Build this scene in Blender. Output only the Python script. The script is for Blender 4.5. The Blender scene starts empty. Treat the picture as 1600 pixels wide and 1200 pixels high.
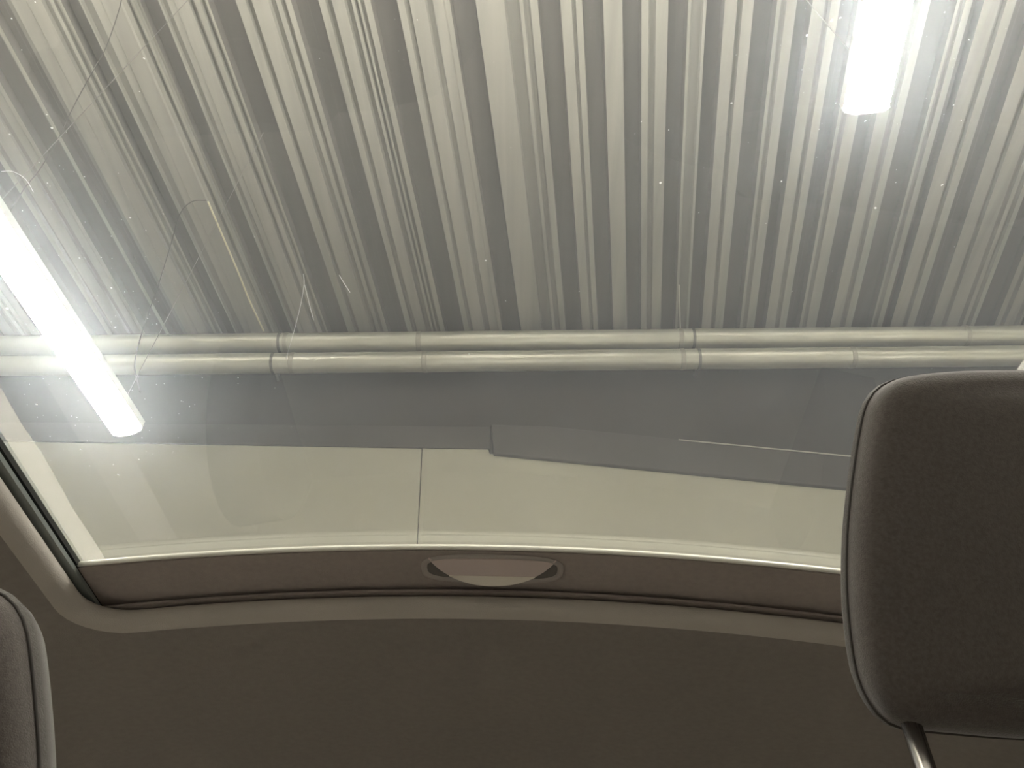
import bpy, bmesh, math, random
from mathutils import Vector
random.seed(7)
R = math.radians
C = bpy.context.scene.collection
S = bpy.context.scene

# ------------------------------------------------------------------ camera, world, exposure
CAMZ = 1.0
PITCH = R(46.4)
cam = bpy.data.objects.new('camera', bpy.data.cameras.new('camera'))
cam.data.sensor_width = 36
cam.data.lens = 27
cam.data.clip_start = 0.01
cam.location = (0, 0, CAMZ)
cam.rotation_euler = (R(90) + PITCH, 0, 0)
C.objects.link(cam)
S.camera = cam
w = bpy.data.worlds.new('world')
S.world = w
w.use_nodes = True
w.node_tree.nodes['Background'].inputs[0].default_value = (0.5, 0.5, 0.5, 1)
w.node_tree.nodes['Background'].inputs[1].default_value = 0.0
S.view_settings.view_transform = 'Standard'
S.view_settings.look = 'None'
S.view_settings.gamma = 1
S.view_settings.use_curve_mapping = False
S.view_settings.exposure = 2.78
LAMP = 14.0
UPL, UY, UH = 46.0, -.75, 2.9  # strength and place of the added trough uplights
LAMP_COL = (1.0, 0.965, 0.89)


# ------------------------------------------------------------------ measuring helpers
def ray(u, v):
    a, b = (u - 800) / 1200, (600 - v) / 1200
    return Vector((a, math.cos(PITCH) - b * math.sin(PITCH), math.sin(PITCH) + b * math.cos(PITCH)))


def at_h(u, v, h):                     # where a sight line meets a height above the camera
    d = ray(u, v)
    p = d * (h / d.z)
    return Vector((p.x, p.y, CAMZ + h))


def at_c(u, v, h):                     # the same for the cords, measured from lamps (1.6) to ceiling (3.0)
    return at_h(u, v, 1.7 + (h - 1.6) * (HC - 1.7) / 1.4)


def at_wall(u, v, off=0.0):            # where a sight line meets the back wall
    d = ray(u, v)
    t = (WY - off) / (d.y - WM * d.x)
    p = d * t
    return Vector((p.x, p.y, CAMZ + p.z))


# ------------------------------------------------------------------ materials
def mat(name, col, rough=0.6, metal=0.0, bump=0.0, bscale=200.0, var=0.0, vscale=5.0, sheen=0.0, stretch=None, spec=0.5, coord='Object'):
    m = bpy.data.materials.new(name)
    m.use_nodes = True
    nt = m.node_tree
    p = nt.nodes['Principled BSDF']
    p.inputs['Base Color'].default_value = (*col, 1)
    p.inputs['Roughness'].default_value = rough
    p.inputs['Metallic'].default_value = metal
    p.inputs['Specular IOR Level'].default_value = spec
    if sheen:
        p.inputs['Sheen Weight'].default_value = sheen
        p.inputs['Sheen Roughness'].default_value = 0.5
    tc = nt.nodes.new('ShaderNodeTexCoord')
    mp = nt.nodes.new('ShaderNodeMapping')
    nt.links.new(tc.outputs[coord], mp.inputs['Vector'])
    if stretch:
        mp.inputs['Scale'].default_value = stretch[:3]
        mp.inputs['Rotation'].default_value = (0, 0, stretch[3])
    if var:
        n = nt.nodes.new('ShaderNodeTexNoise')
        n.inputs['Scale'].default_value = vscale
        n.inputs['Detail'].default_value = 5
        nt.links.new(mp.outputs[0], n.inputs['Vector'])
        r = nt.nodes.new('ShaderNodeValToRGB')
        r.color_ramp.elements[0].position = 0.3
        r.color_ramp.elements[1].position = 0.7
        r.color_ramp.elements[0].color = (*[c * (1 - var) for c in col], 1)
        r.color_ramp.elements[1].color = (*[min(1, c * (1 + var)) for c in col], 1)
        nt.links.new(n.outputs['Fac'], r.inputs['Fac'])
        nt.links.new(r.outputs['Color'], p.inputs['Base Color'])
    if bump:
        n = nt.nodes.new('ShaderNodeTexNoise')
        n.inputs['Scale'].default_value = bscale
        n.inputs['Detail'].default_value = 3
        nt.links.new(tc.outputs['Object'], n.inputs['Vector'])
        b = nt.nodes.new('ShaderNodeBump')
        b.inputs['Strength'].default_value = bump
        b.inputs['Distance'].default_value = 0.001
        nt.links.new(n.outputs['Fac'], b.inputs['Height'])
        nt.links.new(b.outputs['Normal'], p.inputs['Normal'])
    return m


PSI = math.atan2(200, 1740)            # the roof sheets run a little askew to the car
CX, SX = math.cos(PSI), math.sin(PSI)
M = {}
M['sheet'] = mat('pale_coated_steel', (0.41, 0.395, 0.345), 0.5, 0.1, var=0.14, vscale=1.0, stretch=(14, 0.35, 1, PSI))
M['valley'] = mat('dusty_weathered_steel', (0.185, 0.172, 0.155), 0.6, 0.1, var=0.10, vscale=1.0, stretch=(16, 0.4, 1, PSI))  # same steel, darkened to stand for shade deep in the ribs
M['groove'] = mat('dull_coated_steel', (0.29, 0.28, 0.245), 0.55, 0.1, var=0.10, vscale=1.0, stretch=(14, 0.4, 1, PSI))  # same steel, partly darkened for the shade in shallow grooves
M['fascia'] = mat('grey_painted_wall', (0.076, 0.066, 0.057), 0.8, var=0.06, vscale=1.2)
M['beam'] = mat('grey_painted_board', (0.092, 0.081, 0.071), 0.5, var=0.05, vscale=2)
M['panel'] = mat('pale_wall_panel', (0.55, 0.535, 0.43), 0.6, var=0.05, vscale=1.1)
M['wall'] = mat('garage_wall_paint', (0.45, 0.44, 0.38), 0.8, var=0.06, vscale=1)
M['floor'] = mat('concrete_floor', (0.36, 0.35, 0.325), 0.7, var=0.12, vscale=2)
M['pipe'] = mat('bare_metal_pipe', (0.93, 0.91, 0.80), 0.28, 0.6, var=0.12, vscale=3, bump=0.3, bscale=60)
M['coupling'] = mat('pipe_coupling_metal', (0.70, 0.68, 0.60), 0.4, 0.5)
M['steel'] = mat('bracket_steel', (0.35, 0.34, 0.32), 0.5, 0.6)
M['housing'] = mat('lamp_housing', (0.7, 0.7, 0.68), 0.4)
M['cord_dark'] = mat('dark_cord', (0.14, 0.13, 0.12), 0.6)
M['cord_pale'] = mat('pale_cord', (0.85, 0.80, 0.58), 0.6)
M['headliner'] = mat('headliner_fabric', (0.325, 0.295, 0.268), 0.95, bump=0.5, bscale=900, var=0.05, vscale=120, spec=0.1)
M['shade'] = mat('sunshade_fabric', (0.42, 0.37, 0.34), 0.95, bump=0.5, bscale=900, var=0.05, vscale=150, spec=0.1)
M['rim'] = mat('rim_fabric', (0.56, 0.52, 0.47), 0.9, bump=0.4, bscale=900, spec=0.2)  # lining fabric made paler where the curled edge catches light
M['lip'] = mat('pale_plastic_lip', (0.95, 0.94, 0.84), 0.3)
M['handle'] = mat('greyish_pink_plastic', (0.74, 0.63, 0.59), 0.35)
M['pale'] = mat('pale_grip_plastic', (0.93, 0.87, 0.77), 0.3)  # grip plastic made paler for the light on its lower facet
M['gripring'] = mat('grip_surround_plastic', (0.46, 0.42, 0.385), 0.45)
M['bezel'] = mat('dark_plastic', (0.18, 0.165, 0.15), 0.5)
M['rubber'] = mat('black_rubber', (0.02, 0.022, 0.022), 0.55)
M['gasket'] = mat('grey_gasket', (0.26, 0.29, 0.275), 0.45)
M['paint'] = mat('car_paint', (0.6, 0.6, 0.58), 0.25)
M['trimdark'] = mat('cabin_trim', (0.66, 0.62, 0.58), 0.8)  # pale so that unseen trim bounces light up into the cabin
M['seat'] = mat('dark_seat_fabric', (0.11, 0.095, 0.086), 0.95, bump=0.35, bscale=1500, var=0.16, vscale=500, sheen=0.5, spec=0.1)
M['seatside'] = mat('seat_side_fabric', (0.13, 0.12, 0.11), 0.95, bump=0.35, bscale=1500, var=0.1, vscale=260, sheen=0.5, spec=0.1)
M['seam'] = mat('seam_thread', (0.07, 0.063, 0.058), 0.9)
M['chrome'] = mat('chrome', (0.6, 0.58, 0.56), 0.2, 1.0)

m = bpy.data.materials.new('lamp_diffuser')
m.use_nodes = True
nt = m.node_tree
nt.nodes.clear()
e = nt.nodes.new('ShaderNodeEmission')
e.inputs[0].default_value = (*LAMP_COL, 1)
e.inputs[1].default_value = LAMP
o = nt.nodes.new('ShaderNodeOutputMaterial')
nt.links.new(e.outputs[0], o.inputs[0])
M['diffuser'] = m
m = m.copy(); m.name = 'uplight_diffuser'; m.node_tree.nodes['Emission'].inputs[1].default_value = UPL
M['uplight'] = m

# dusty glass: clear pane, mirror gloss by angle, a little forward scatter from the film of dust
m = bpy.data.materials.new('dusty_glass')
m.use_nodes = True
nt = m.node_tree
nt.nodes.clear()
tr = nt.nodes.new('ShaderNodeBsdfTransparent'); tr.inputs[0].default_value = (0.93, 0.945, 0.93, 1)
gl = nt.nodes.new('ShaderNodeBsdfGlossy'); gl.inputs['Roughness'].default_value = 0.02
mx0 = nt.nodes.new('ShaderNodeBsdfTranslucent'); mx0.inputs[0].default_value = (0.9, 0.95, 1.0, 1)
tc = nt.nodes.new('ShaderNodeTexCoord')
no = nt.nodes.new('ShaderNodeTexNoise'); no.inputs['Scale'].default_value = 9; no.inputs['Detail'].default_value = 4
nt.links.new(tc.outputs['Object'], no.inputs['Vector'])
mr = nt.nodes.new('ShaderNodeMapRange')
mr.inputs['To Min'].default_value = 0.03; mr.inputs['To Max'].default_value = 0.06
nt.links.new(no.outputs['Fac'], mr.inputs['Value'])
mx1 = nt.nodes.new('ShaderNodeMixShader')
nt.links.new(mr.outputs[0], mx1.inputs[0])
nt.links.new(tr.outputs[0], mx1.inputs[1]); nt.links.new(mx0.outputs[0], mx1.inputs[2])
fr = nt.nodes.new('ShaderNodeLayerWeight'); fr.inputs['Blend'].default_value = 0.35
mu = nt.nodes.new('ShaderNodeMath'); mu.operation = 'MULTIPLY_ADD'
mu.inputs[1].default_value = 1.1; mu.inputs[2].default_value = 0.03
nt.links.new(fr.outputs['Fresnel'], mu.inputs[0])
mx2 = nt.nodes.new('ShaderNodeMixShader')
nt.links.new(mu.outputs[0], mx2.inputs[0])
nt.links.new(mx1.outputs[0], mx2.inputs[1]); nt.links.new(gl.outputs[0], mx2.inputs[2])
o = nt.nodes.new('ShaderNodeOutputMaterial')
nt.links.new(mx2.outputs[0], o.inputs[0])
M['glass'] = m

m = bpy.data.materials.new('frosted_edge')
m.use_nodes = True
nt = m.node_tree
nt.nodes.clear()
a = nt.nodes.new('ShaderNodeBsdfTranslucent'); a.inputs[0].default_value = (.80, .78, .72, 1)
b = nt.nodes.new('ShaderNodeBsdfTransparent')
x = nt.nodes.new('ShaderNodeMixShader'); x.inputs[0].default_value = .78
nt.links.new(a.outputs[0], x.inputs[1]); nt.links.new(b.outputs[0], x.inputs[2])
o = nt.nodes.new('ShaderNodeOutputMaterial')
nt.links.new(x.outputs[0], o.inputs[0])
M['frost'] = m

m = bpy.data.materials.new('dust_film')
m.use_nodes = True
nt = m.node_tree
nt.nodes.clear()
v1 = nt.nodes.new('ShaderNodeVolumeScatter'); v1.inputs['Color'].default_value = (.82, .91, 1, 1); v1.inputs['Density'].default_value = 13; v1.inputs['Anisotropy'].default_value = .92
v2 = nt.nodes.new('ShaderNodeVolumeScatter'); v2.inputs['Color'].default_value = (.90, .95, 1, 1); v2.inputs['Density'].default_value = 4; v2.inputs['Anisotropy'].default_value = .6
ad = nt.nodes.new('ShaderNodeAddShader')
nt.links.new(v1.outputs[0], ad.inputs[0]); nt.links.new(v2.outputs[0], ad.inputs[1])
o = nt.nodes.new('ShaderNodeOutputMaterial')
nt.links.new(ad.outputs[0], o.inputs['Volume'])
M['film'] = m

m = bpy.data.materials.new('dust_grain')
m.use_nodes = True
nt = m.node_tree
nt.nodes.clear()
a = nt.nodes.new('ShaderNodeBsdfTranslucent'); a.inputs[0].default_value = (1, 1, 1, 1)
b = nt.nodes.new('ShaderNodeBsdfDiffuse'); b.inputs[0].default_value = (1, 1, 1, 1)
x = nt.nodes.new('ShaderNodeMixShader'); x.inputs[0].default_value = 0.25
nt.links.new(a.outputs[0], x.inputs[1]); nt.links.new(b.outputs[0], x.inputs[2])
o = nt.nodes.new('ShaderNodeOutputMaterial')
nt.links.new(x.outputs[0], o.inputs[0])
M['dust'] = m


# ------------------------------------------------------------------ mesh helpers
def obj(name, bm, mats, parent=None, smooth=False, bevel=0.0):
    me = bpy.data.meshes.new(name)
    bm.normal_update()
    bm.to_mesh(me)
    bm.free()
    for k in (mats if isinstance(mats, (list, tuple)) else [mats]):
        me.materials.append(k)
    if smooth:
        for p in me.polygons:
            p.use_smooth = True
    ob = bpy.data.objects.new(name, me)
    C.objects.link(ob)
    if parent:
        ob.parent = parent
        ob.matrix_parent_inverse = parent.matrix_world.inverted()
    if bevel:
        md = ob.modifiers.new('bevel', 'BEVEL')
        md.width = bevel
        md.segments = 2
    return ob


def tag(ob, label, cat, group=None):
    ob['label'] = label
    ob['category'] = cat
    if group:
        ob['group'] = group
    return ob


def struct(ob, label=None):
    ob['kind'] = 'structure'
    if label:
        ob['label'] = label
    return ob


def empty(name, loc=(0, 0, 0), rz=0.0):
    o = bpy.data.objects.new(name, None)
    C.objects.link(o)
    o.location = loc
    o.rotation_euler = (0, 0, rz)
    bpy.context.view_layer.update()
    return o


def box(bm, x0, x1, y0, y1, z0, z1):
    v = [bm.verts.new((x, y, z)) for x in (x0, x1) for y in (y0, y1) for z in (z0, z1)]
    for f in ((0, 1, 3, 2), (4, 6, 7, 5), (0, 4, 5, 1), (2, 3, 7, 6), (0, 2, 6, 4), (1, 5, 7, 3)):
        bm.faces.new([v[i] for i in f])


def prism(bm, pts, off):
    """closed solid from an outline of points, thickened by a vector"""
    a = [bm.verts.new(p) for p in pts]
    b = [bm.verts.new(Vector(p) + off) for p in pts]
    bm.faces.new(a)
    bm.faces.new(b[::-1])
    n = len(pts)
    for i in range(n):
        bm.faces.new((a[i], b[i], b[(i + 1) % n], a[(i + 1) % n]))


def tube(bm, pts, r, seg=12, caps=True):
    pts = [Vector(p) for p in pts]
    rings = []
    for i, p in enumerate(pts):
        t = (pts[min(i + 1, len(pts) - 1)] - pts[max(i - 1, 0)]).normalized()
        up = Vector((0, 0, 1)) if abs(t.z) < 0.9 else Vector((1, 0, 0))
        n1 = t.cross(up).normalized()
        n2 = t.cross(n1).normalized()
        rr = r[i] if isinstance(r, (list, tuple)) else r
        rings.append([bm.verts.new(p + n1 * rr * math.cos(2 * math.pi * k / seg) + n2 * rr * math.sin(2 * math.pi * k / seg)) for k in range(seg)])
    for i in range(len(rings) - 1):
        for k in range(seg):
            bm.faces.new((rings[i][k], rings[i][(k + 1) % seg], rings[i + 1][(k + 1) % seg], rings[i + 1][k]))
    if caps:
        bm.faces.new(rings[0][::-1])
        bm.faces.new(rings[-1])


def smooth_path(pts, n=8):
    pts = [Vector(p) for p in pts]
    out = []
    for i in range(len(pts) - 1):
        p0, p1, p2, p3 = pts[max(i - 1, 0)], pts[i], pts[i + 1], pts[min(i + 2, len(pts) - 1)]
        for k in range(n):
            t = k / n
            out.append(0.5 * ((2 * p1) + (p2 - p0) * t + (2 * p0 - 5 * p1 + 4 * p2 - p3) * t * t + (3 * p1 - p0 - 3 * p2 + p3) * t ** 3))
    out.append(pts[-1])
    return out


# ------------------------------------------------------------------ garage shell
HC = 3.7                               # ceiling height over the camera
ZC = CAMZ + HC
WY, WM = 3.133, -0.0133                 # back wall: y = WY + WM * x
XL, XR, YF = -4.2, 4.2, -6.8


def wy(x, off=0.0):
    return WY + WM * x - off


bm = bmesh.new(); box(bm, XL - .2, XR + .2, YF - .2, 3.5, -0.1, 0.0)
struct(obj('floor', bm, M['floor']))
bm = bmesh.new(); prism(bm, [(XL, wy(XL), 0), (XR, wy(XR), 0), (XR, wy(XR), ZC + .1), (XL, wy(XL), ZC + .1)], Vector((0, .2, 0)))
wall_back = struct(obj('wall_back', bm, M['fascia']), 'dark grey wall above the pale panels, behind the two pipes')
bm = bmesh.new(); box(bm, XL - .2, XL, YF, 3.4, 0, ZC + .1); struct(obj('wall_left', bm, M['wall']))
bm = bmesh.new(); box(bm, XR, XR + .2, YF, 3.4, 0, ZC + .1); struct(obj('wall_right', bm, M['wall']))
bm = bmesh.new(); box(bm, XL - .2, XR + .2, YF - .2, YF, 0, ZC + .1); struct(obj('wall_front', bm, M['wall']))
bm = bmesh.new(); box(bm, XL - .2, XR + .2, YF - .2, 3.4, ZC + .1, ZC + .25)
ceiling = struct(obj('ceiling', bm, M['steel']), 'ribbed metal sheet ceiling in pale and dark stripes')

# the ribs of the roof sheets as read across the photograph: (from, to, level)
SEG = [(15, 20, 'g'), (20, 29, 'L'), (29, 52, 'D'), (52, 61, 'g'), (61, 86, 'l'), (86, 110, 'L'), (110, 118, 'g'), (118, 126, 'l'),
       (126, 133, 'g'), (133, 139, 'L'), (139, 164, 'D'), (164, 168, 'L'), (168, 181, 'g'), (181, 197, 'l'), (197, 226, 'L'),
       (226, 236, 'l'), (236, 241, 'g'), (241, 247, 'L'), (247, 254, 'g'), (254, 281, 'D'), (281, 286, 'l'), (286, 294, 'g'),
       (294, 306, 'l'), (306, 329, 'L'), (329, 335, 'g'), (335, 346, 'L'), (346, 352, 'g'), (352, 358, 'L'), (358, 397, 'D'),
       (397, 414, 'L'), (414, 421, 'g'), (421, 448, 'L'), (448, 456, 'g'), (456, 466, 'l'), (466, 471, 'g'), (471, 482, 'L'),
       (482, 520, 'D'), (520, 533, 'L'), (533, 540, 'g'), (540, 561, 'L'), (561, 569, 'g'), (569, 576, 'L'), (576, 579, 'g'),
       (579, 584, 'L'), (584, 588, 'g'), (588, 600, 'L'), (600, 637, 'D'), (637, 650, 'L'), (650, 655, 'g'), (655, 681, 'l'),
       (681, 690, 'g'), (690, 708, 'l'), (708, 718, 'L'), (718, 754, 'D'), (754, 799, 'L'), (799, 819, 'g'), (819, 827, 'L'),
       (827, 835, 'g'), (835, 849, 'l'), (849, 880, 'D'), (880, 899, 'L'), (899, 903, 'g'), (903, 915, 'l'), (915, 944, 'D'),
       (944, 975, 'l'), (975, 1001, 'D'), (1001, 1014, 'L'), (1014, 1023, 'g'), (1023, 1044, 'l'), (1044, 1071, 'D'),
       (1071, 1078, 'l'), (1078, 1094, 'g'), (1094, 1101, 'l'), (1101, 1125, 'D'), (1125, 1146, 'L'), (1146, 1152, 'g'),
       (1152, 1171, 'L'), (1171, 1203, 'D'), (1203, 1211, 'L'), (1211, 1218, 'g'), (1218, 1236, 'l'), (1236, 1256, 'D'),
       (1256, 1277, 'L'), (1277, 1284, 'g'), (1284, 1300, 'L'), (1300, 1325, 'D'), (1325, 1333, 'L'), (1333, 1340, 'g'),
       (1340, 1362, 'l'), (1362, 1388, 'D'), (1388, 1410, 'L'), (1410, 1418, 'g'), (1418, 1434, 'L'), (1434, 1471, 'D'),
       (1471, 1478, 'L'), (1478, 1485, 'g'), (1485, 1498, 'l'), (1498, 1511, 'D'), (1511, 1538, 'L'), (1538, 1545, 'g'),
       (1545, 1562, 'L'), (1562, 1592, 'D'), (1592, 1600, 'L')]


def lat(u):
    p = at_h(u, 90, HC)
    return p.x * CX - p.y * SX


SEGS = [(lat(a), lat(b), k) for a, b, k in SEG]
s_lo, s_hi = SEGS[0][0], SEGS[-1][1]
# the same sheets carry on past both ends of the frame
core = [(a - SEGS[29][0], b - SEGS[29][0], k) for a, b, k in SEGS[29:54]]
clen = core[-1][1]
left, s = [], s_lo
while s > XL - 0.9:
    s -= clen
    left = [(a + s, b + s, k) for a, b, k in core] + left
right, s = [], s_hi
while s < XR + 0.9:
    right += [(a + s, b + s, k) for a, b, k in core]
    s += clen
ALL = left + SEGS + right
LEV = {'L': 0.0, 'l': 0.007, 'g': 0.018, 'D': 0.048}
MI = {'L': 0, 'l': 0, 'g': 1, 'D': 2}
# cut the run of ribs into single sheets: a new sheet starts in about every second valley
sheets, cur, nd = [], [], 0
for a, b, k in ALL:
    if k == 'D':
        nd += 1
        if nd % 2 == 0 and cur:
            mid = (a + b) / 2
            cur.append((a, mid, k)); sheets.append(cur); cur = [(mid, b, k)]
            continue
    cur.append((a, b, k))
if cur:
    sheets.append(cur)


def on_roof(s, y, z):                  # s across the ribs, y world: a point on a rib line
    x = (s + y * SX) / CX
    return Vector((x, y, z))


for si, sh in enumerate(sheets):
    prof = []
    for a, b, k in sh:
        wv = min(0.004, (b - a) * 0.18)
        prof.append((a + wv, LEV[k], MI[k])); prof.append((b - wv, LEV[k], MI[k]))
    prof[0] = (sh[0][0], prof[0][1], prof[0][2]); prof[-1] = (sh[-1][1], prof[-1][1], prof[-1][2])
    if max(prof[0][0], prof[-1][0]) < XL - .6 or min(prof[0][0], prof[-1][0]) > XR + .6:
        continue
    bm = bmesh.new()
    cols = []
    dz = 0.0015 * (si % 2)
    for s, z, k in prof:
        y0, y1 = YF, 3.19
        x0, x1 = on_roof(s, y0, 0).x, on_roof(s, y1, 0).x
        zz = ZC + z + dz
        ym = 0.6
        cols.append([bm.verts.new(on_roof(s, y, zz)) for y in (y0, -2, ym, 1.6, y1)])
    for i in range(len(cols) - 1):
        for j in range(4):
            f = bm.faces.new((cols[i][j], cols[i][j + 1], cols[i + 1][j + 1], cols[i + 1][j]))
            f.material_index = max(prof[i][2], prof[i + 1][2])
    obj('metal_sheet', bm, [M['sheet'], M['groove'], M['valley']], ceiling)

# ------------------------------------------------------------------ back wall: pale panels and the board over them
N = Vector((0, -1, 0))


def wall_plate(name, pix, m, off, th, parent=None, bevel=0.003):
    bm = bmesh.new()
    prism(bm, [at_wall(u, v, off) for u, v in pix], Vector((0, th, 0)))
    bmesh.ops.recalc_face_normals(bm, faces=bm.faces)
    return obj(name, bm, m, parent, bevel=bevel)


PO = 0.02
wall_plate('wall_panel', [(-420, 682), (658.5, 700), (648, 925), (-420, 925)], M['panel'], PO, .0195, wall_back)
wall_plate('wall_panel', [(660, 700), (763, 702), (765, 709), (771, 709), (1320, 763), (1900, 820), (1900, 925), (649, 925)], M['panel'], PO + .002, .0215, wall_back)
wall_plate('cover_strip', [(663, 702), (668, 702), (656, 925), (651, 925)], M['panel'], PO + .004, .002, wall_back, .0006)
t = wall_plate('trim_1', [(-420, 655), (765, 667), (765, 701), (-420, 681)], M['beam'], .03, .0295)
struct(t, 'low grey board running along the top of the left pale panels')
t = wall_plate('trim_2', [(767, 663), (860, 666), (1050, 685), (1320, 711), (1900, 768), (1900, 819), (771, 708)], M['beam'], .045, .0445, bevel=0.006)
struct(t, 'grey board sloping down to the right over the pale panel')
bm = bmesh.new(); tube(bm, [at_wall(u, v, .048) for u, v in ((1060, 687), (1320, 712), (1900, 769))], .004, 10)  # pale bead put in for the highlight streak along the board
b_ = obj('edge_bead', bm, M['coupling'], t, smooth=True); b_['label'] = 'thin bright bead on the upper edge'

# ------------------------------------------------------------------ two pipes under the ceiling
def h_at(v, y):
    d = ray(800, v)
    return d.z / d.y * y


def make_pipe(v, rad, joints, label):
    y = WY - 0.136
    z = CAMZ + h_at(v, y)
    root = empty('pipe', (0, y, z))
    def P(x):
        return Vector((x, y + WM * x, z))
    bm = bmesh.new()
    n = 60
    tube(bm, [P(XL + (XR - XL) * i / n) + Vector((0, 0, 0.0018 * math.sin(i * 1.7) * math.sin(i * .37))) for i in range(n + 1)], rad, 32)
    obj('barrel', bm, M['pipe'], root, smooth=True)
    for u in joints:
        d = ray(u, v)
        x = d.x * y / d.y
        bm = bmesh.new()
        tube(bm, [P(x - .014), P(x - .011), P(x + .011), P(x + .014)], [rad + .0005, rad + .003, rad + .003, rad + .0005], 32)
        obj('coupling', bm, M['coupling'], root, smooth=False)
    for x in (-3.7, -1.395, 1.085, 3.7):
        bm = bmesh.new()
        tube(bm, [P(x - .008), P(x + .008)], rad + .003, 24)
        box(bm, x - .008, x + .008, y + WM * x + rad * .8, wy(x), z - .012, z + .012)
        obj('bracket', bm, M['steel'], root)
    tag(root, label, 'pipe')
    return root


make_pipe(532, .060, [448, 655, 1062, 1503], 'upper of two parallel pale metal pipes below the ribbed ceiling')
make_pipe(564, .061, [457, 664, 1065, 1328], 'lower of two parallel pale metal pipes, just over the grey wall')

# thin conduit running down the ceiling to the upper pipe
bm = bmesh.new()
pts = [at_c(1061, 445, 2.985), at_c(1062, 480, 2.985), at_c(1063, 515, 2.975), at_c(1063, 522, 2.93)]
tube(bm, pts, .0035, 8)
tag(obj('conduit', bm, M['coupling'], None, smooth=True), 'thin pale rod reaching from the ceiling ribs to the pipe joint', 'conduit')


# ------------------------------------------------------------------ hanging lamps
LH = 1.7
LW, LL = .099, .86


def make_lamp(px, label, length, group=None, far=None):
    """px: the far end of the lamp as a point; the lamp runs back from there along the ribs"""
    d = Vector((SX, CX, 0))
    root = empty('hanging_lamp', px - d * length / 2, -PSI)
    L2 = length / 2
    prof = [(-LW / 2, .024), (-LW / 2, .012)]
    for k in range(9):
        a = math.pi * k / 8
        prof.append((-math.cos(a) * (LW / 2 - .004), .004 - math.sin(a) * .022))
    prof += [(LW / 2, .012), (LW / 2, .024)]
    def loft(prof, y0, y1):
        bm = bmesh.new()
        A = [bm.verts.new((x, y0, z)) for x, z in prof]
        B = [bm.verts.new((x, y1, z)) for x, z in prof]
        n = len(prof)
        for i in range(n):
            bm.faces.new((A[i], B[i], B[(i + 1) % n], A[(i + 1) % n]))
        bm.faces.new(A[::-1]); bm.faces.new(B)
        bmesh.ops.recalc_face_normals(bm, faces=bm.faces)
        return bm
    def child(name, bm, m):
        o = obj(name, bm, m)
        o.parent = root
        return o
    child('diffuser', loft(prof, -L2 + .003, L2 - .003), M['diffuser'])
    child('housing', loft([(-LW / 2 - .002, .018), (-LW / 2 - .002, .045), (-.022, .062), (.022, .062), (LW / 2 + .002, .045), (LW / 2 + .002, .018), (LW / 2 + .0005, .018), (LW / 2 + .0005, .025), (-LW / 2 - .0005, .025), (-LW / 2 - .0005, .018)], -L2, L2), M['housing'])
    cap = [(x * 1.01, z) for x, z in prof[2:-2]]
    for s in (-1, 1):
        bm = loft([(-LW / 2 - .001, .030), (-LW / 2 - .001, .006), (-.03, -.008), (.03, -.008), (LW / 2 + .001, .006), (LW / 2 + .001, .030)], s * L2 - (.003 if s < 0 else 0), s * L2 + (.003 if s > 0 else 0))
        child('end_cap', bm, M['housing'])
    for s in (-.42, .42) if not far else far:
        bm = bmesh.new()
        tube(bm, [Vector((0, s * length, .06)), Vector((0, s * length, HC - LH + .01))], .0012, 6)
        child('suspension_wire', bm, M['steel'])
    tag(root, label, 'lamp', group)
    return root


dl = Vector((SX, CX, 0))
eL = at_h(196, 676, LH)
eR = at_h(1357, 173, LH)
make_lamp(eL, 'glowing white strip lamp hanging in front of the pipes at left', .865)
make_lamp(eR, 'glowing white strip lamp overhead, its end between the dark ribs', .865)
# unseen copies of the lamps added behind the camera for more light
LABS = ['glowing strip lamp in the left row, behind the viewer, second from the pipes', 'glowing strip lamp in the right row, behind the viewer, second from the pipes',
        'glowing strip lamp in the left row, third and farthest from the pipes', 'glowing strip lamp in the right row, third and farthest from the pipes']
for k in (1, 2):
    for q in (eL, eR):
        make_lamp(q - dl * (k * 3.0), LABS.pop(0), .865, 'strip lamps farther down the garage')

for k in (0, 1):                        # row added outside the frame to light the right of the panels
    make_lamp(eR + Vector((2.65, .85, 0)) - dl * (k * 3.0), ('glowing strip lamp in the row by the right wall, nearest the pipes', 'glowing strip lamp in the row by the right wall, second from the pipes')[k], .865, 'strip lamps farther down the garage')

# unseen trough uplights added to light the ceiling, high sides limiting their reach
for k in range(3):
    ux = -2.6 + 2.6 * k
    root = empty('trough_uplight', (ux, UY, CAMZ + UH))
    bm = bmesh.new()
    box(bm, -.95, .95, -.30, .30, -.05, -.03); box(bm, -.95, .95, -.30, -.29, -.03, .059); box(bm, -.95, .95, .29, .30, -.03, .059)
    box(bm, -.95, -.94, -.29, .29, -.03, .059); box(bm, .94, .95, -.29, .29, -.03, .059)
    o = obj('trough', bm, M['steel']); o.parent = root
    bm = bmesh.new(); box(bm, -.93, .93, -.04, .04, -.029, -.001)
    o = obj('opal_cover', bm, M['uplight']); o.parent = root
    for s_ in (-.8, .8):
        bm = bmesh.new(); tube(bm, [(s_, 0, -.005), (s_, 0, HC - UH - .005)], .002, 6)
        o = obj('suspension_wire', bm, M['steel']); o.parent = root
    tag(root, ('open trough lamp shining at the ceiling, at the left wall', 'open trough lamp shining at the ceiling, middle of three', 'open trough lamp shining at the ceiling, at the right wall')[k], 'lamp', 'trough lamps')

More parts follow.
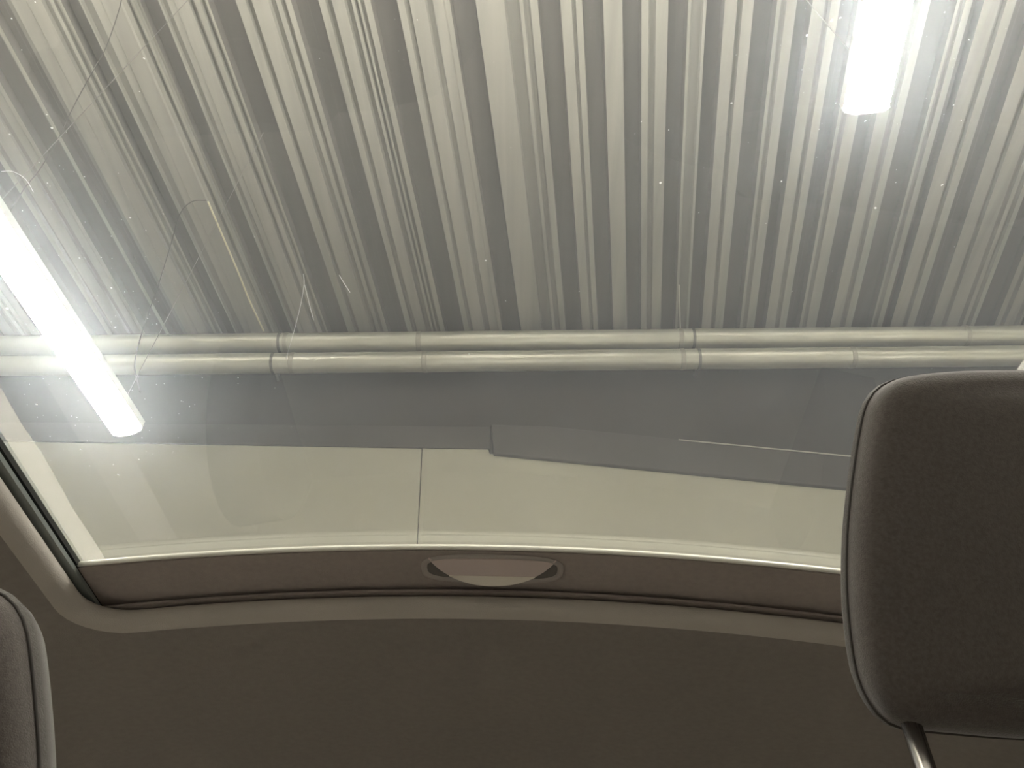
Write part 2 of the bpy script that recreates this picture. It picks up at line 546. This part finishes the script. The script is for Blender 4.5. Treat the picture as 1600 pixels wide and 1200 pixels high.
# cords looped between ceiling, lamp and pipes
bm = bmesh.new()
tube(bm, smooth_path([at_c(219, 612, 1.70), at_c(211, 580, 1.90), at_c(213, 552, 2.15), at_c(228, 500, 2.45), at_c(246, 450, 2.7),
                      at_c(266, 385, 2.93), at_c(281, 335, 2.985), at_c(300, 315, 2.99), at_c(322, 313, 2.985)]), .0027, 8)
loop = tag(obj('cord', bm, M['cord_dark'], None, smooth=True), 'thin dark cord curving from the ceiling down across both pipes', 'cord')
bm = bmesh.new()
tube(bm, smooth_path([at_c(325, 315, 2.985), at_c(345, 362, 2.97), at_c(372, 425, 2.95), at_c(390, 470, 2.93), at_c(412, 517, 2.90)]), .0052, 8)
tag(obj('cord', bm, M['cord_pale'], None, smooth=True), 'pale yellowish cord hanging straight from ceiling to upper pipe', 'cord')
bm = bmesh.new()
tube(bm, smooth_path([at_c(196, -30, 2.985), at_c(186, 15, 2.98), at_c(165, 75, 2.96), at_c(140, 120, 2.94), at_c(112, 172, 2.90), at_c(92, 215, 2.75),
                      at_c(64, 262, 2.5), at_c(40, 292, 2.2), at_c(16, 330, 1.67)]), .0022, 8)
tag(obj('cord', bm, M['cord_dark'], None, smooth=True), 'faint brown cord drooping from ribbed ceiling to upper end of left lamp', 'cord')

# ------------------------------------------------------------------ the car
X0, YL = -.02, .661                    # middle of the car; front edge of the drawn-back shade


def H(u):                              # crown of the roof over the camera; u from the middle of the car
    return .4493 - .1693 * u * u - .0226 * u


def cp(u, y, dz):                      # a point in the car: across, back, over the roof's crown
    return Vector((X0 + u - .023 * (y - YL), y, CAMZ + H(u) + dz))


car = empty('car', (0, .5, .35))
tag(car, 'car cabin roof with an open glass sunroof over brown grey lining', 'car')
UO = .411                              # half width of the roof opening
YF0 = -.15                             # front end of the opening
YR = .733                              # rear rim of the opening

# headliner with a rounded rectangular hole, curled up at its edge
def hole(off, rc):
    """outline of the opening grown by off: list of (u, y)"""
    uo, y1, y0 = UO + off + .008, YR + off, YF0 - off
    pts = []
    r = rc
    for (cx, cy, a0) in ((uo - r, y1 - r, 0), (-uo + r, y1 - r, 90), (-uo + r, y0 + r, 180), (uo - r, y0 + r, 270)):
        for k in range(9):
            a = R(a0 + 90 * k / 8)
            pts.append((cx + r * math.cos(a), cy + r * math.sin(a)))
    # extra points along the straight runs so that the crown shows
    out = []
    for i, p in enumerate(pts):
        q = pts[(i + 1) % len(pts)]
        out.append(p)
        dd = math.hypot(q[0] - p[0], q[1] - p[1])
        n = int(dd / .03)
        for k in range(1, n):
            out.append((p[0] + (q[0] - p[0]) * k / n, p[1] + (q[1] - p[1]) * k / n))
    return out


base = hole(0, .045)
nb = len(base)
ctr = [(max(-UO + .04, min(UO - .04, u)), max(YF0 + .04, min(YR - .04, y))) for u, y in base]


def grown(off):                        # move each point away from the opening
    out = []
    for (u, y), (cu, cy) in zip(base, ctr):
        d = Vector((u - cu, y - cy))
        d = d.normalized() if d.length > 1e-6 else Vector((0, 0))
        out.append((u + d.x * off, y + d.y * off))
    return out


def drop(u, y):                        # the lining bends down towards doors and tail
    e = max(0, abs(u) - .46)
    t = max(0, y - 1.0)
    return -1.7 * e * e - .35 * t * t


def liner(bm, rows):
    rings = []
    for off, dz in rows:
        rings.append([bm.verts.new(cp(u, y, dz + drop(u, y))) for u, y in grown(off)])
    for a, b in zip(rings, rings[1:]):
        for i in range(nb):
            bm.faces.new((a[i], b[i], b[(i + 1) % nb], a[(i + 1) % nb]))
    return rings


bm = bmesh.new()
# the curled edge
curl = [(.003, -.0088), (.000, -.0104), (-.0008, -.0145), (.0, -.019), (.003, -.023), (.008, -.0265), (.015, -.0285)]
liner(bm, curl)
obj('lining_edge', bm, M['rim'], car, smooth=True)
bm = bmesh.new()
rows = [(.015, -.0285), (.022, -.0295), (.03, -.030)]
rings = liner(bm, rows)
last = rings[-1]
# spread out to a large rectangle in steps
lastpts = grown(.03)
UE, YE, YS = .74, 1.75, -.75
def far_pt(i):
    u, y = lastpts[i]
    cu, cy = ctr[i]
    # straight out to the border of the lining
    du, dy = u - cu, y - cy
    ts = []
    if du > 1e-6: ts.append((UE - u) / du)
    if du < -1e-6: ts.append((-UE - u) / du)
    if dy > 1e-6: ts.append((YE - y) / dy)
    if dy < -1e-6: ts.append((YS - y) / dy)
    t = min(ts)
    return (u + du * t, y + dy * t)
fp = [far_pt(i) for i in range(nb)]
prev = last
for k in range(1, 25):
    f = k / 24
    ring = []
    for i in range(nb):
        u = lastpts[i][0] + (fp[i][0] - lastpts[i][0]) * f
        y = lastpts[i][1] + (fp[i][1] - lastpts[i][1]) * f
        ring.append(bm.verts.new(cp(u, y, -.030 + drop(u, y))))
    for i in range(nb):
        bm.faces.new((prev[i], ring[i], ring[(i + 1) % nb], prev[(i + 1) % nb]))
    prev = ring
# fill the far corners
for su in (1, -1):
    for (ya, yb) in ((YR, YE), (YF0, YS)):
        pass
obj('headliner', bm, M['headliner'], car, smooth=True)

# corner pieces of the lining so that it has no gaps: a second, slightly higher sheet
for (y0, y1) in ((.86, YE), (YS, -.3)):
    bm = bmesh.new()
    g = [[bm.verts.new(cp(u, y, -.024 + drop(u, y))) for u in [(-UE + 2 * UE * i / 30) for i in range(31)]] for y in [y0 + (y1 - y0) * j / 10 for j in range(11)]]
    for j in range(10):
        for i in range(30):
            bm.faces.new((g[j][i], g[j][i + 1], g[j + 1][i + 1], g[j + 1][i]))
    obj('lining_backing', bm, M['headliner'], car, smooth=True)

# outer roof skin with the opening for the glass
bm = bmesh.new()
def skin_quad(u0, u1, y0, y1, dz, n=14, mth=6):
    g = [[bm.verts.new(cp(u0 + (u1 - u0) * i / n, y0 + (y1 - y0) * j / mth, dz + .8 * drop(u0 + (u1 - u0) * i / n, y0 + (y1 - y0) * j / mth))) for i in range(n + 1)] for j in range(mth + 1)]
    for j in range(mth):
        for i in range(n):
            bm.faces.new((g[j][i], g[j + 1][i], g[j + 1][i + 1], g[j][i + 1]))
skin_quad(-UE, -UO - .03, YS, YE, .020)
skin_quad(UO + .03, UE, YS, YE, .020)
skin_quad(-UO - .03, UO + .03, .80, YE, .020)
skin_quad(-UO - .03, UO + .03, YS, YF0 - .03, .020)
obj('roof_skin', bm, M['paint'], car, smooth=True)

# gasket and channels along both sides and the rear (three stacked strips)
def side_strip(name, m, u_in, dz0, dz1, th):
    for s in (-1, 1):
        bm = bmesh.new()
        n = 20
        A = []
        for i in range(n + 1):
            y = YF0 + (.80 - YF0) * i / n
            A.append([bm.verts.new(cp(s * uu, y, dz)) for uu, dz in ((u_in, dz0), (u_in, dz1), (u_in + th, dz1), (u_in + th, dz0))])
        for i in range(n):
            for k in range(4):
                bm.faces.new((A[i][k], A[i][(k + 1) % 4], A[i + 1][(k + 1) % 4], A[i + 1][k]))
        bm.faces.new(A[0]); bm.faces.new(A[-1][::-1])
        bmesh.ops.recalc_face_normals(bm, faces=bm.faces)
        obj(name, bm, m, car)


side_strip('channel', M['rubber'], UO + .016, -.020, .022, .010)
side_strip('gasket', M['gasket'], UO + .004, -.0050, -.0005, .013)
side_strip('weatherstrip', M['rubber'], UO + .003, .0015, .0065, .012)
side_strip('guide_rail', M['gasket'], UO + .006, .0080, .0105, .008)

# the curved glass pane
GZ = .0125
bm = bmesh.new()
nu, ny = 40, 24
g = [[bm.verts.new(cp(-UO - .02 + 2 * (UO + .02) * i / nu, -.17 + (.80 + .17) * j / ny, GZ)) for i in range(nu + 1)] for j in range(ny + 1)]
for j in range(ny):
    for i in range(nu):
        bm.faces.new((g[j][i], g[j + 1][i], g[j + 1][i + 1], g[j][i + 1]))
glass = obj('sunroof_glass', bm, M['glass'], car, smooth=True)
glass['label'] = 'dusty clear curved sunroof pane'

# frosted band along both side edges of the pane
for s_ in (-1, 1):
    bm = bmesh.new()
    A = []
    for i in range(25):
        y = -.16 + .94 * i / 24
        wd = .016 + .0012 * math.sin(i * 1.9)
        A.append([bm.verts.new(cp(s_ * uu, y, GZ + dz)) for uu, dz in ((UO - wd, -.0012), (UO + .004, -.0012), (UO + .004, -.0004), (UO - wd, -.0004))])
    for i in range(24):
        for k in range(4):
            bm.faces.new((A[i][k], A[i][(k + 1) % 4], A[i + 1][(k + 1) % 4], A[i + 1][k]))
    bm.faces.new(A[0]); bm.faces.new(A[-1][::-1])
    bmesh.ops.recalc_face_normals(bm, faces=bm.faces)
    e_ = obj('frosted_band', bm, M['frost'], glass)

# film of fine dust lying on the pane: a thin slab that scatters light forward
bm = bmesh.new()
def film_grid(dz):
    return [[bm.verts.new(cp(-UO - .018 + 2 * (UO + .018) * i / 40, -.168 + (.80 + .166) * j / 10, dz)) for i in range(41)] for j in range(11)]
lo, hi = film_grid(GZ + .0015), film_grid(GZ + .0055)
for j in range(10):
    for i in range(40):
        bm.faces.new((lo[j][i], lo[j + 1][i], lo[j + 1][i + 1], lo[j][i + 1]))
        bm.faces.new((hi[j][i], hi[j][i + 1], hi[j + 1][i + 1], hi[j + 1][i]))
for i in range(40):
    bm.faces.new((lo[0][i], lo[0][i + 1], hi[0][i + 1], hi[0][i])); bm.faces.new((lo[10][i], hi[10][i], hi[10][i + 1], lo[10][i + 1]))
for j in range(10):
    bm.faces.new((lo[j][0], hi[j][0], hi[j + 1][0], lo[j + 1][0])); bm.faces.new((lo[j][40], lo[j + 1][40], hi[j + 1][40], hi[j][40]))
bmesh.ops.recalc_face_normals(bm, faces=bm.faces)
film = obj('dust_film', bm, M['film'], glass)
film['kind'] = 'stuff'

# dust on the glass
def on_glass(u, v, up=.0008):
    d = ray(u, v)
    t = .46 / d.z
    for _ in range(6):
        p = d * t
        uu = p.x - X0 + .023 * (p.y - YL)
        t = (H(uu) + GZ + up) / d.z
    p = d * t
    return Vector((p.x, p.y, CAMZ + p.z))


specks = [(225, 91, 2.6), (55, 3, 1.6), (18, 29, 1.6), (34, 78, 1.6), (73, 179, 1.8), (81, 200, 2.8), (15, 210, 2.2), (132, 276, 1.6),
          (35, 329, 2.2), (74, 286, 1.6), (203, 340, 2.4), (255, 334, 1.6), (190, 343, 1.3), (228, 360, 1.4), (174, 369, 1.2), (124, 403, 1.6),
          (158, 402, 1.5), (227, 401, 1.2), (174, 450, 2.4), (195, 456, 1.4), (208, 455, 1.2), (180, 511, 2.6), (11, 482, 3.2), (245, 506, 1.4),
          (57, 632, 2.4), (126, 702, 2.0), (185, 742, 2.8), (140, 728, 1.4), (217, 718, 1.6), (177, 726, 1.3), (62, 525, 1.6), (15, 558, 1.6),
          (68, 592, 1.4), (120, 652, 1.3), (652, 31, 1.4), (759, 407, 2.4), (790, 470, 1.6), (733, 553, 1.6), (1032, 286, 3.0), (1143, 161, 2.2),
          (1300, 32, 3.4), (1313, 28, 2.4), (1261, 55, 2.8), (1352, 189, 2.4), (1306, 161, 1.6), (1002, 190, 1.6), (1221, 283, 2.0),
          (1368, 325, 2.6), (1472, 289, 2.6), (1514, 62, 2.4), (1476, 19, 1.6), (1490, 164, 1.6), (1502, 188, 1.4), (1197, 349, 1.6),
          (1092, 332, 1.4), (1238, 455, 1.3), (1400, 285, 1.3), (1280, 202, 1.3), (1045, 203, 1.3), (905, 455, 1.3), (218, 143, 1.4),
          (316, 590, 1.4), (372, 590, 1.3), (398, 370, 1.3)]
rnd = random.Random(3)
for _ in range(230):                    # a loose cloud around the left lamp
    t = rnd.random()
    cu, cv = 20 + 200 * t, 330 + 360 * t
    specks.append((cu + rnd.gauss(0, 85), cv + rnd.gauss(0, 85), rnd.uniform(.45, .95)))
for _ in range(70):
    specks.append((rnd.gauss(1370, 110), rnd.gauss(130, 110), rnd.uniform(.4, .8)))
for _ in range(60):
    specks.append((rnd.uniform(0, 1600), rnd.uniform(-50, 680), rnd.uniform(.4, .7)))
bm = bmesh.new()
for u, v, r in specks:
    if v > 830 or u < -40 + (v - 600) * .6:
        continue
    p = on_glass(u, v)
    rr = r / 1200 * (p - Vector((0, 0, CAMZ))).length * .72
    an = rnd.uniform(0, 6.28); el = rnd.uniform(.55, 1.0)
    top = bm.verts.new(p + Vector((0, 0, rr * .5)))
    bot = bm.verts.new(p - Vector((0, 0, rr * .4)))
    ring = []
    for k in range(6):
        a = k * math.pi / 3
        q = rr * rnd.uniform(.75, 1.2)
        x, y = q * math.cos(a) * el, q * math.sin(a)
        ring.append(bm.verts.new(p + Vector((x * math.cos(an) - y * math.sin(an), x * math.sin(an) + y * math.cos(an), 0))))
    for k in range(6):
        bm.faces.new((ring[k], ring[(k + 1) % 6], top)); bm.faces.new((ring[(k + 1) % 6], ring[k], bot))
dust = obj('dust', bm, M['dust'], glass)
dust['kind'] = 'stuff'
bm = bmesh.new()
for pts, r in (([(530, 430), (538, 443), (547, 457)], .00028), ([(474, 428), (475, 445), (470, 475), (460, 515), (447, 560)], .00020),
               ([(476, 445), (482, 470), (490, 500)], .00018), ([(2, 268), (20, 268), (40, 280), (52, 300)], .0002)):
    tube(bm, smooth_path([on_glass(u, v, -.0006) for u, v in pts], 4), r, 5)
sc = obj('scratches', bm, M['dust'], glass)
sc['kind'] = 'stuff'

# the sliding shade, drawn back: only its front strip shows
sh_root = bmesh.new()
nu = 48
US = UO + .004
ysh = [YL + .004, YL + .02, .70, .74, .80]
low = [[sh_root.verts.new(cp(-US + 2 * US * i / nu, y, .0005)) for i in range(nu + 1)] for y in ysh]
top = [[sh_root.verts.new(cp(-US + 2 * US * i / nu, y, .0055)) for i in range(nu + 1)] for y in ysh]
for j in range(len(ysh) - 1):
    for i in range(nu):
        sh_root.faces.new((low[j][i], low[j + 1][i], low[j + 1][i + 1], low[j][i + 1]))
        sh_root.faces.new((top[j][i], top[j][i + 1], top[j + 1][i + 1], top[j + 1][i]))
for i in range(nu):
    sh_root.faces.new((low[0][i], low[0][i + 1], top[0][i + 1], top[0][i]))
shade = obj('sunshade', sh_root, M['shade'], car, smooth=False)
shade['label'] = 'drawn-back sliding shade, dark strip with a grip'
bm = bmesh.new()
tube(bm, [cp(-US + 2 * US * i / 60, YL + .001, .0034) for i in range(61)], .0025, 12)
lp = obj('shade_edge', bm, M['lip'], shade, smooth=True)
lp['label'] = 'bright cream front edge'
bm = bmesh.new()
A = [[bm.verts.new(cp(-US + 2 * US * i / 48, YL + yy, dz)) for yy, dz in ((.001, .0040), (.001, .0072), (.011, .0078), (.011, .0056))] for i in range(49)]
for i in range(48):
    for k in range(4):
        bm.faces.new((A[i][k], A[i + 1][k], A[i + 1][(k + 1) % 4], A[i][(k + 1) % 4]))
bm.faces.new(A[0]); bm.faces.new(A[-1][::-1])
bmesh.ops.recalc_face_normals(bm, faces=bm.faces)
obj('edge_strip', bm, M['lip'], shade)

# rear ledge under the shade: two fine lines before the lining edge
def cross_strip(name, m, y, dz0, dz1, th, half=UO + .0):
    bm = bmesh.new()
    A = []
    for i in range(49):
        u = -half + 2 * half * i / 48
        A.append([bm.verts.new(cp(u, yy, dz)) for yy, dz in ((y, dz0), (y, dz1), (y + th, dz1), (y + th, dz0))])
    for i in range(48):
        for k in range(4):
            bm.faces.new((A[i][k], A[i + 1][k], A[i + 1][(k + 1) % 4], A[i][(k + 1) % 4]))
    bm.faces.new(A[0]); bm.faces.new(A[-1][::-1])
    bmesh.ops.recalc_face_normals(bm, faces=bm.faces)
    return obj(name, bm, m, car)


cross_strip('channel', M['rubber'], YR + .011, -.020, .0, .008)
cross_strip('ledge', M['shade'], YR - .003, -.0064, -.0040, .012)

# grip of the shade
def grip_outline(hw, hd, n=40, p=2.6):
    return [(hw * math.copysign(abs(math.cos(a)) ** (2 / p), math.cos(a)), hd * math.copysign(abs(math.sin(a)) ** (2 / p), math.sin(a))) for a in [2 * math.pi * k / n for k in range(n)]]


GU, GY = .0, YL + .0335                # middle of the grip
def ring_mesh(loops, close=True):
    bm = bmesh.new()
    rs = [[bm.verts.new(cp(GU + x, GY + y, z)) for x, y, z in lo] for lo in loops]
    n = len(rs[0])
    for a, b in zip(rs, rs[1:]):
        for i in range(n):
            bm.faces.new((a[i], a[(i + 1) % n], b[(i + 1) % n], b[i]))
    if close:
        bm.faces.new(rs[-1])
    bmesh.ops.recalc_face_normals(bm, faces=bm.faces)
    return bm


oz = [[(x, y, z) for x, y in grip_outline(hw, hd, 48, 3.2)] for hw, hd, z in ((.0745, .0255, .0), (.074, .025, -.0018), (.0715, .0228, -.0028), (.069, .0205, -.0018), (.068, .0195, .0))]
obj('grip_bezel', ring_mesh(oz, False), M['gripring'], shade, smooth=True)
obj('grip_recess', ring_mesh([[(x, y, -.0002) for x, y in grip_outline(.069, .021, 48, 3.2)], [(x, y, -.0003) for x, y in grip_outline(.03, .008, 48, 3.0)]]), M['bezel'], shade)
# the lens-shaped pull: straight at the front, bowed at the back, hanging lower at its back edge
def lens(f, z0, zb):
    out = []
    for k in range(24):                 # front side, nearly straight
        x = -.066 + .132 * k / 24
        out.append((x * f, -.0185 * f - .0015 * (1 - (x / .066) ** 2), z0))
    for k in range(24):                 # bowed rear side
        x = .066 - .132 * k / 24
        q = 1 - abs(x / .066) ** 3.4
        out.append((x * f, -.0185 * f + .031 * q * f, z0 + (zb - z0) * q))
    return out


obj('grip', ring_mesh([lens(1, 0, 0), lens(1, -.0015, -.0080), lens(.985, -.0022, -.0088)]), M['handle'], shade, smooth=False)
# bowed lower lip of the pull, caught light put into its paler colour
def crescent(k0, dy, dz):
    out = []
    for k in range(25):
        x = -.045 + .090 * k / 24
        out.append((x, .0035 + dy, -.0068 + dz))
    for k in range(25):
        x = .045 - .090 * k / 24
        q = 1 - abs(x / .045) ** 2.2
        out.append((x, .0035 + (.0092 * q + .0004) * k0, -.0068 - .0058 * q * k0 + dz))
    return out


bm = ring_mesh([crescent(1, 0, .003), crescent(1, 0, -.0006)])
pl = obj('grip_lip', bm, M['pale'], shade, smooth=False)
pl['label'] = 'pale bowed lower lip of the grip'

# the cabin below: sides, floor, tail and windscreen frame (out of the frame, trim made pale to bounce light)
for s in (-1, 1):
    bm = bmesh.new(); box(bm, s * .70 - .03, s * .70 + .03, -1.1, 2.0, .28, .80)
    obj('door_side', bm, M['trimdark'], car)
    for y in (-.80, .62, 1.55):
        bm = bmesh.new(); box(bm, s * .70 - .035, s * .70 + .035, y - .05, y + .05, .78, 1.22)
        obj('roof_pillar', bm, M['trimdark'], car, bevel=.01)
bm = bmesh.new(); box(bm, -.73, .73, -1.1, 2.0, .24, .30); obj('floor_pan', bm, M['trimdark'], car)
bm = bmesh.new(); box(bm, -.73, .73, 1.95, 2.0, .28, .95); obj('tail_panel', bm, M['trimdark'], car)
bm = bmesh.new(); box(bm, -.73, .73, -1.15, -1.1, .28, .85); obj('dashboard', bm, M['trimdark'], car)
for sx_ in (-.66, .66):
    for sy_ in (-.75, 1.65):
        bm = bmesh.new(); tube(bm, [(sx_ - .09, sy_, .3), (sx_ + .09, sy_, .3)], .3, 32); obj('wheel', bm, M['rubber'], car)


# ------------------------------------------------------------------ seats and headrests
HM, HY0, HZ0 = .57, .35, .14           # front plane of the headrest: y = HY0 - HM * (h - HZ0)


def on_rest(u, v):
    d = ray(u, v)
    t = (HY0 + HM * HZ0) / (d.y + HM * d.z)
    return Vector((d.x * t, d.y * t, d.z * t))


# silhouette of the right headrest (left half), read from the photograph and mirrored
sil = [(1600, 573), (1500, 574), (1440, 578), (1400, 584), (1374, 595), (1358, 612), (1348, 636), (1338, 690), (1328, 760), (1321, 830), (1319, 900),
       (1321, 960), (1327, 1020), (1336, 1075), (1350, 1113), (1371, 1143), (1398, 1166)]
half = [on_rest(u, v) for u, v in sil]
XC = half[-1].x + .117                 # middle of the headrest
Vd = Vector((0, -HM, 1)).normalized()  # up along the front plane
Nd = Vector((0, -1, -HM)).normalized() # out of the front plane, to the camera
O = Vector((XC, HY0, HZ0))
loc2 = [((p - O).x, (p - O).dot(Vd)) for p in half]
top_z = loc2[1][1]
loc2 = [(x, z) for x, z in loc2 if x < -.02]
bot = loc2[-1][1]
outline = [(0, top_z + .002)] + [(x, z) for x, z in loc2] + [(-.07, bot - .004), (-.03, bot - .006), (0, bot - .006)]
outline = [p for i, p in enumerate(outline)]
full = outline + [(-x, z) for x, z in outline[-2:0:-1]]


def resample(poly, n):
    P = [Vector((x, z, 0)) for x, z in poly]
    P.append(P[0])
    L = [0]
    for a, b in zip(P, P[1:]):
        L.append(L[-1] + (b - a).length)
    out = []
    j = 0
    for k in range(n):
        s = L[-1] * k / n
        while L[j + 1] < s:
            j += 1
        f = (s - L[j]) / max(1e-9, L[j + 1] - L[j])
        q = P[j].lerp(P[j + 1], f)
        out.append((q.x, q.y))
    for _ in range(1):
        out = [((out[i - 1][0] + 2 * out[i][0] + out[(i + 1) % n][0]) / 4, (out[i - 1][1] + 2 * out[i][1] + out[(i + 1) % n][1]) / 4) for i in range(n)]
    return out


NR = 120
ol = resample(full, NR)
cz = sum(z for x, z in ol) / NR


def build_seat(label, dx, dz, dy, mir):
    ox = XC * mir + dx
    root = empty('headrest', (ox, HY0 + dy, CAMZ + HZ0 + dz))
    tag(root, label, 'headrest', None)
    def P(x, z, dpt):                  # dpt: towards the camera
        q = Vector((ox, HY0 + dy, CAMZ + HZ0 + dz)) + Vector((x * mir, 0, 0)) + Vd * z + Nd * dpt
        return q
    def ring(bm, f, dpt, inset=0.0):
        out = []
        for i, (x, z) in enumerate(ol):
            a, b = ol[i - 1], ol[(i + 1) % NR]
            t = Vector((b[0] - a[0], b[1] - a[1])).normalized()
            nx, nz = -t.y, t.x         # inward normal (outline runs anticlockwise from the top to the left)
            out.append(bm.verts.new(P(x * f + nx * inset * 1.0, cz + (z - cz) * f + nz * inset, dpt)))
        return out
    def skin(bm, rs, c0=False, c1=False):
        for a, b in zip(rs, rs[1:]):
            for i in range(NR):
                bm.faces.new((a[i], a[(i + 1) % NR], b[(i + 1) % NR], b[i]))
        for flag, r_ in ((c0, rs[0]), (c1, rs[-1])):
            if flag:
                bm.faces.new(r_)
    # front cushion: domed
    bm = bmesh.new()
    rs = [ring(bm, 1, -.018, .001), ring(bm, 1, -.0165, .0016), ring(bm, 1, -.012, .0016), ring(bm, 1, -.006, .003), ring(bm, 1, -.001, .006), ring(bm, 1, .0025, .012), ring(bm, 1, .004, .020)]
    for f in (.78, .68, .55, .38, .2, .07):
        rs.append(ring(bm, f, .004 + .006 * (1 - f), .0))
    skin(bm, rs, c1=True)
    bmesh.ops.recalc_face_normals(bm, faces=bm.faces)
    cushion = obj('cushion', bm, M['seat'], root, smooth=True)
    # side band and rounded back
    bm = bmesh.new()
    rs = [ring(bm, 1, -.017, .0025), ring(bm, 1, -.021, .0), ring(bm, 1, -.034, .005), ring(bm, 1, -.05, .013), ring(bm, 1, -.062, .022), ring(bm, 1, -.07, .034)]
    for f in (.8, .6, .4, .2):
        rs.append(ring(bm, f, -.070 - .006 * (1 - f), 0))
    skin(bm, rs, c1=True)
    bmesh.ops.recalc_face_normals(bm, faces=bm.faces)
    obj('side_band', bm, M['seatside'], cushion, smooth=True)
    bm = bmesh.new()
    vs = [P(x, z, -.0175) + ((P(0, cz, -.0175) - P(x, z, -.0175)).normalized() * .0012) for x, z in ol]
    tube(bm, vs + [vs[0], vs[1]], .0007, 6, caps=False)
    obj('seam', bm, M['seam'], cushion, smooth=True)
    # chromed posts
    px = half[-1].x
    pd = ray(1430, 1185)
    t = .358 / pd.y
    postx = abs(pd.x * t - XC) + .0055
    for s in (-1, 1):
        bm = bmesh.new()
        a = P(s * postx, bot + .02, -.014)
        d = Vector((0, .10, -1)).normalized()
        tube(bm, [a, a + d * .16], .0045, 16)
        obj('post', bm, M['chrome'], root, smooth=True)
        bm = bmesh.new()
        c = a + d * .065
        tube(bm, [c, c + d * .03], [.011, .013], 16)
        obj('post_guide', bm, M['bezel'], root, smooth=True)
    # backrest and seat cushion below the frame
    bt = P(0, bot, 0).z - .05
    bm = bmesh.new()
    prof = []
    for (z, hw, y0, y1) in ((bt, .10, .375, .42), (bt - .02, .17, .355, .44), (bt - .07, .205, .345, .455), (bt - .2, .225, .335, .47), (.62, .235, .31, .47), (.50, .235, .29, .46)):
        q = []
        for k in range(28):
            a = 2 * math.pi * k / 28
            q.append(bm.verts.new((ox + hw * math.copysign(abs(math.cos(a)) ** .5, math.cos(a)), dy + (y0 + y1) / 2 + (y1 - y0) / 2 * math.copysign(abs(math.sin(a)) ** .5, math.sin(a)), z)))
        prof.append(q)
    for a, b in zip(prof, prof[1:]):
        for i in range(28):
            bm.faces.new((a[i], a[(i + 1) % 28], b[(i + 1) % 28], b[i]))
    bm.faces.new(prof[0]); bm.faces.new(prof[-1][::-1])
    bmesh.ops.recalc_face_normals(bm, faces=bm.faces)
    obj('seat_back', bm, M['seat'], car, smooth=True)
    bm = bmesh.new(); box(bm, ox - .24, ox + .24, -.14, .42, .30, .52)
    obj('seat_cushion', bm, M['seat'], car, bevel=.04)
    return root


build_seat('large dark brown fabric headrest on metal posts, in front of the sunroof', .0085, .0045, 0, 1)
build_seat('grey fabric headrest set lower, below the sunroof corner'  , -.021, -.122, -.0, -1)
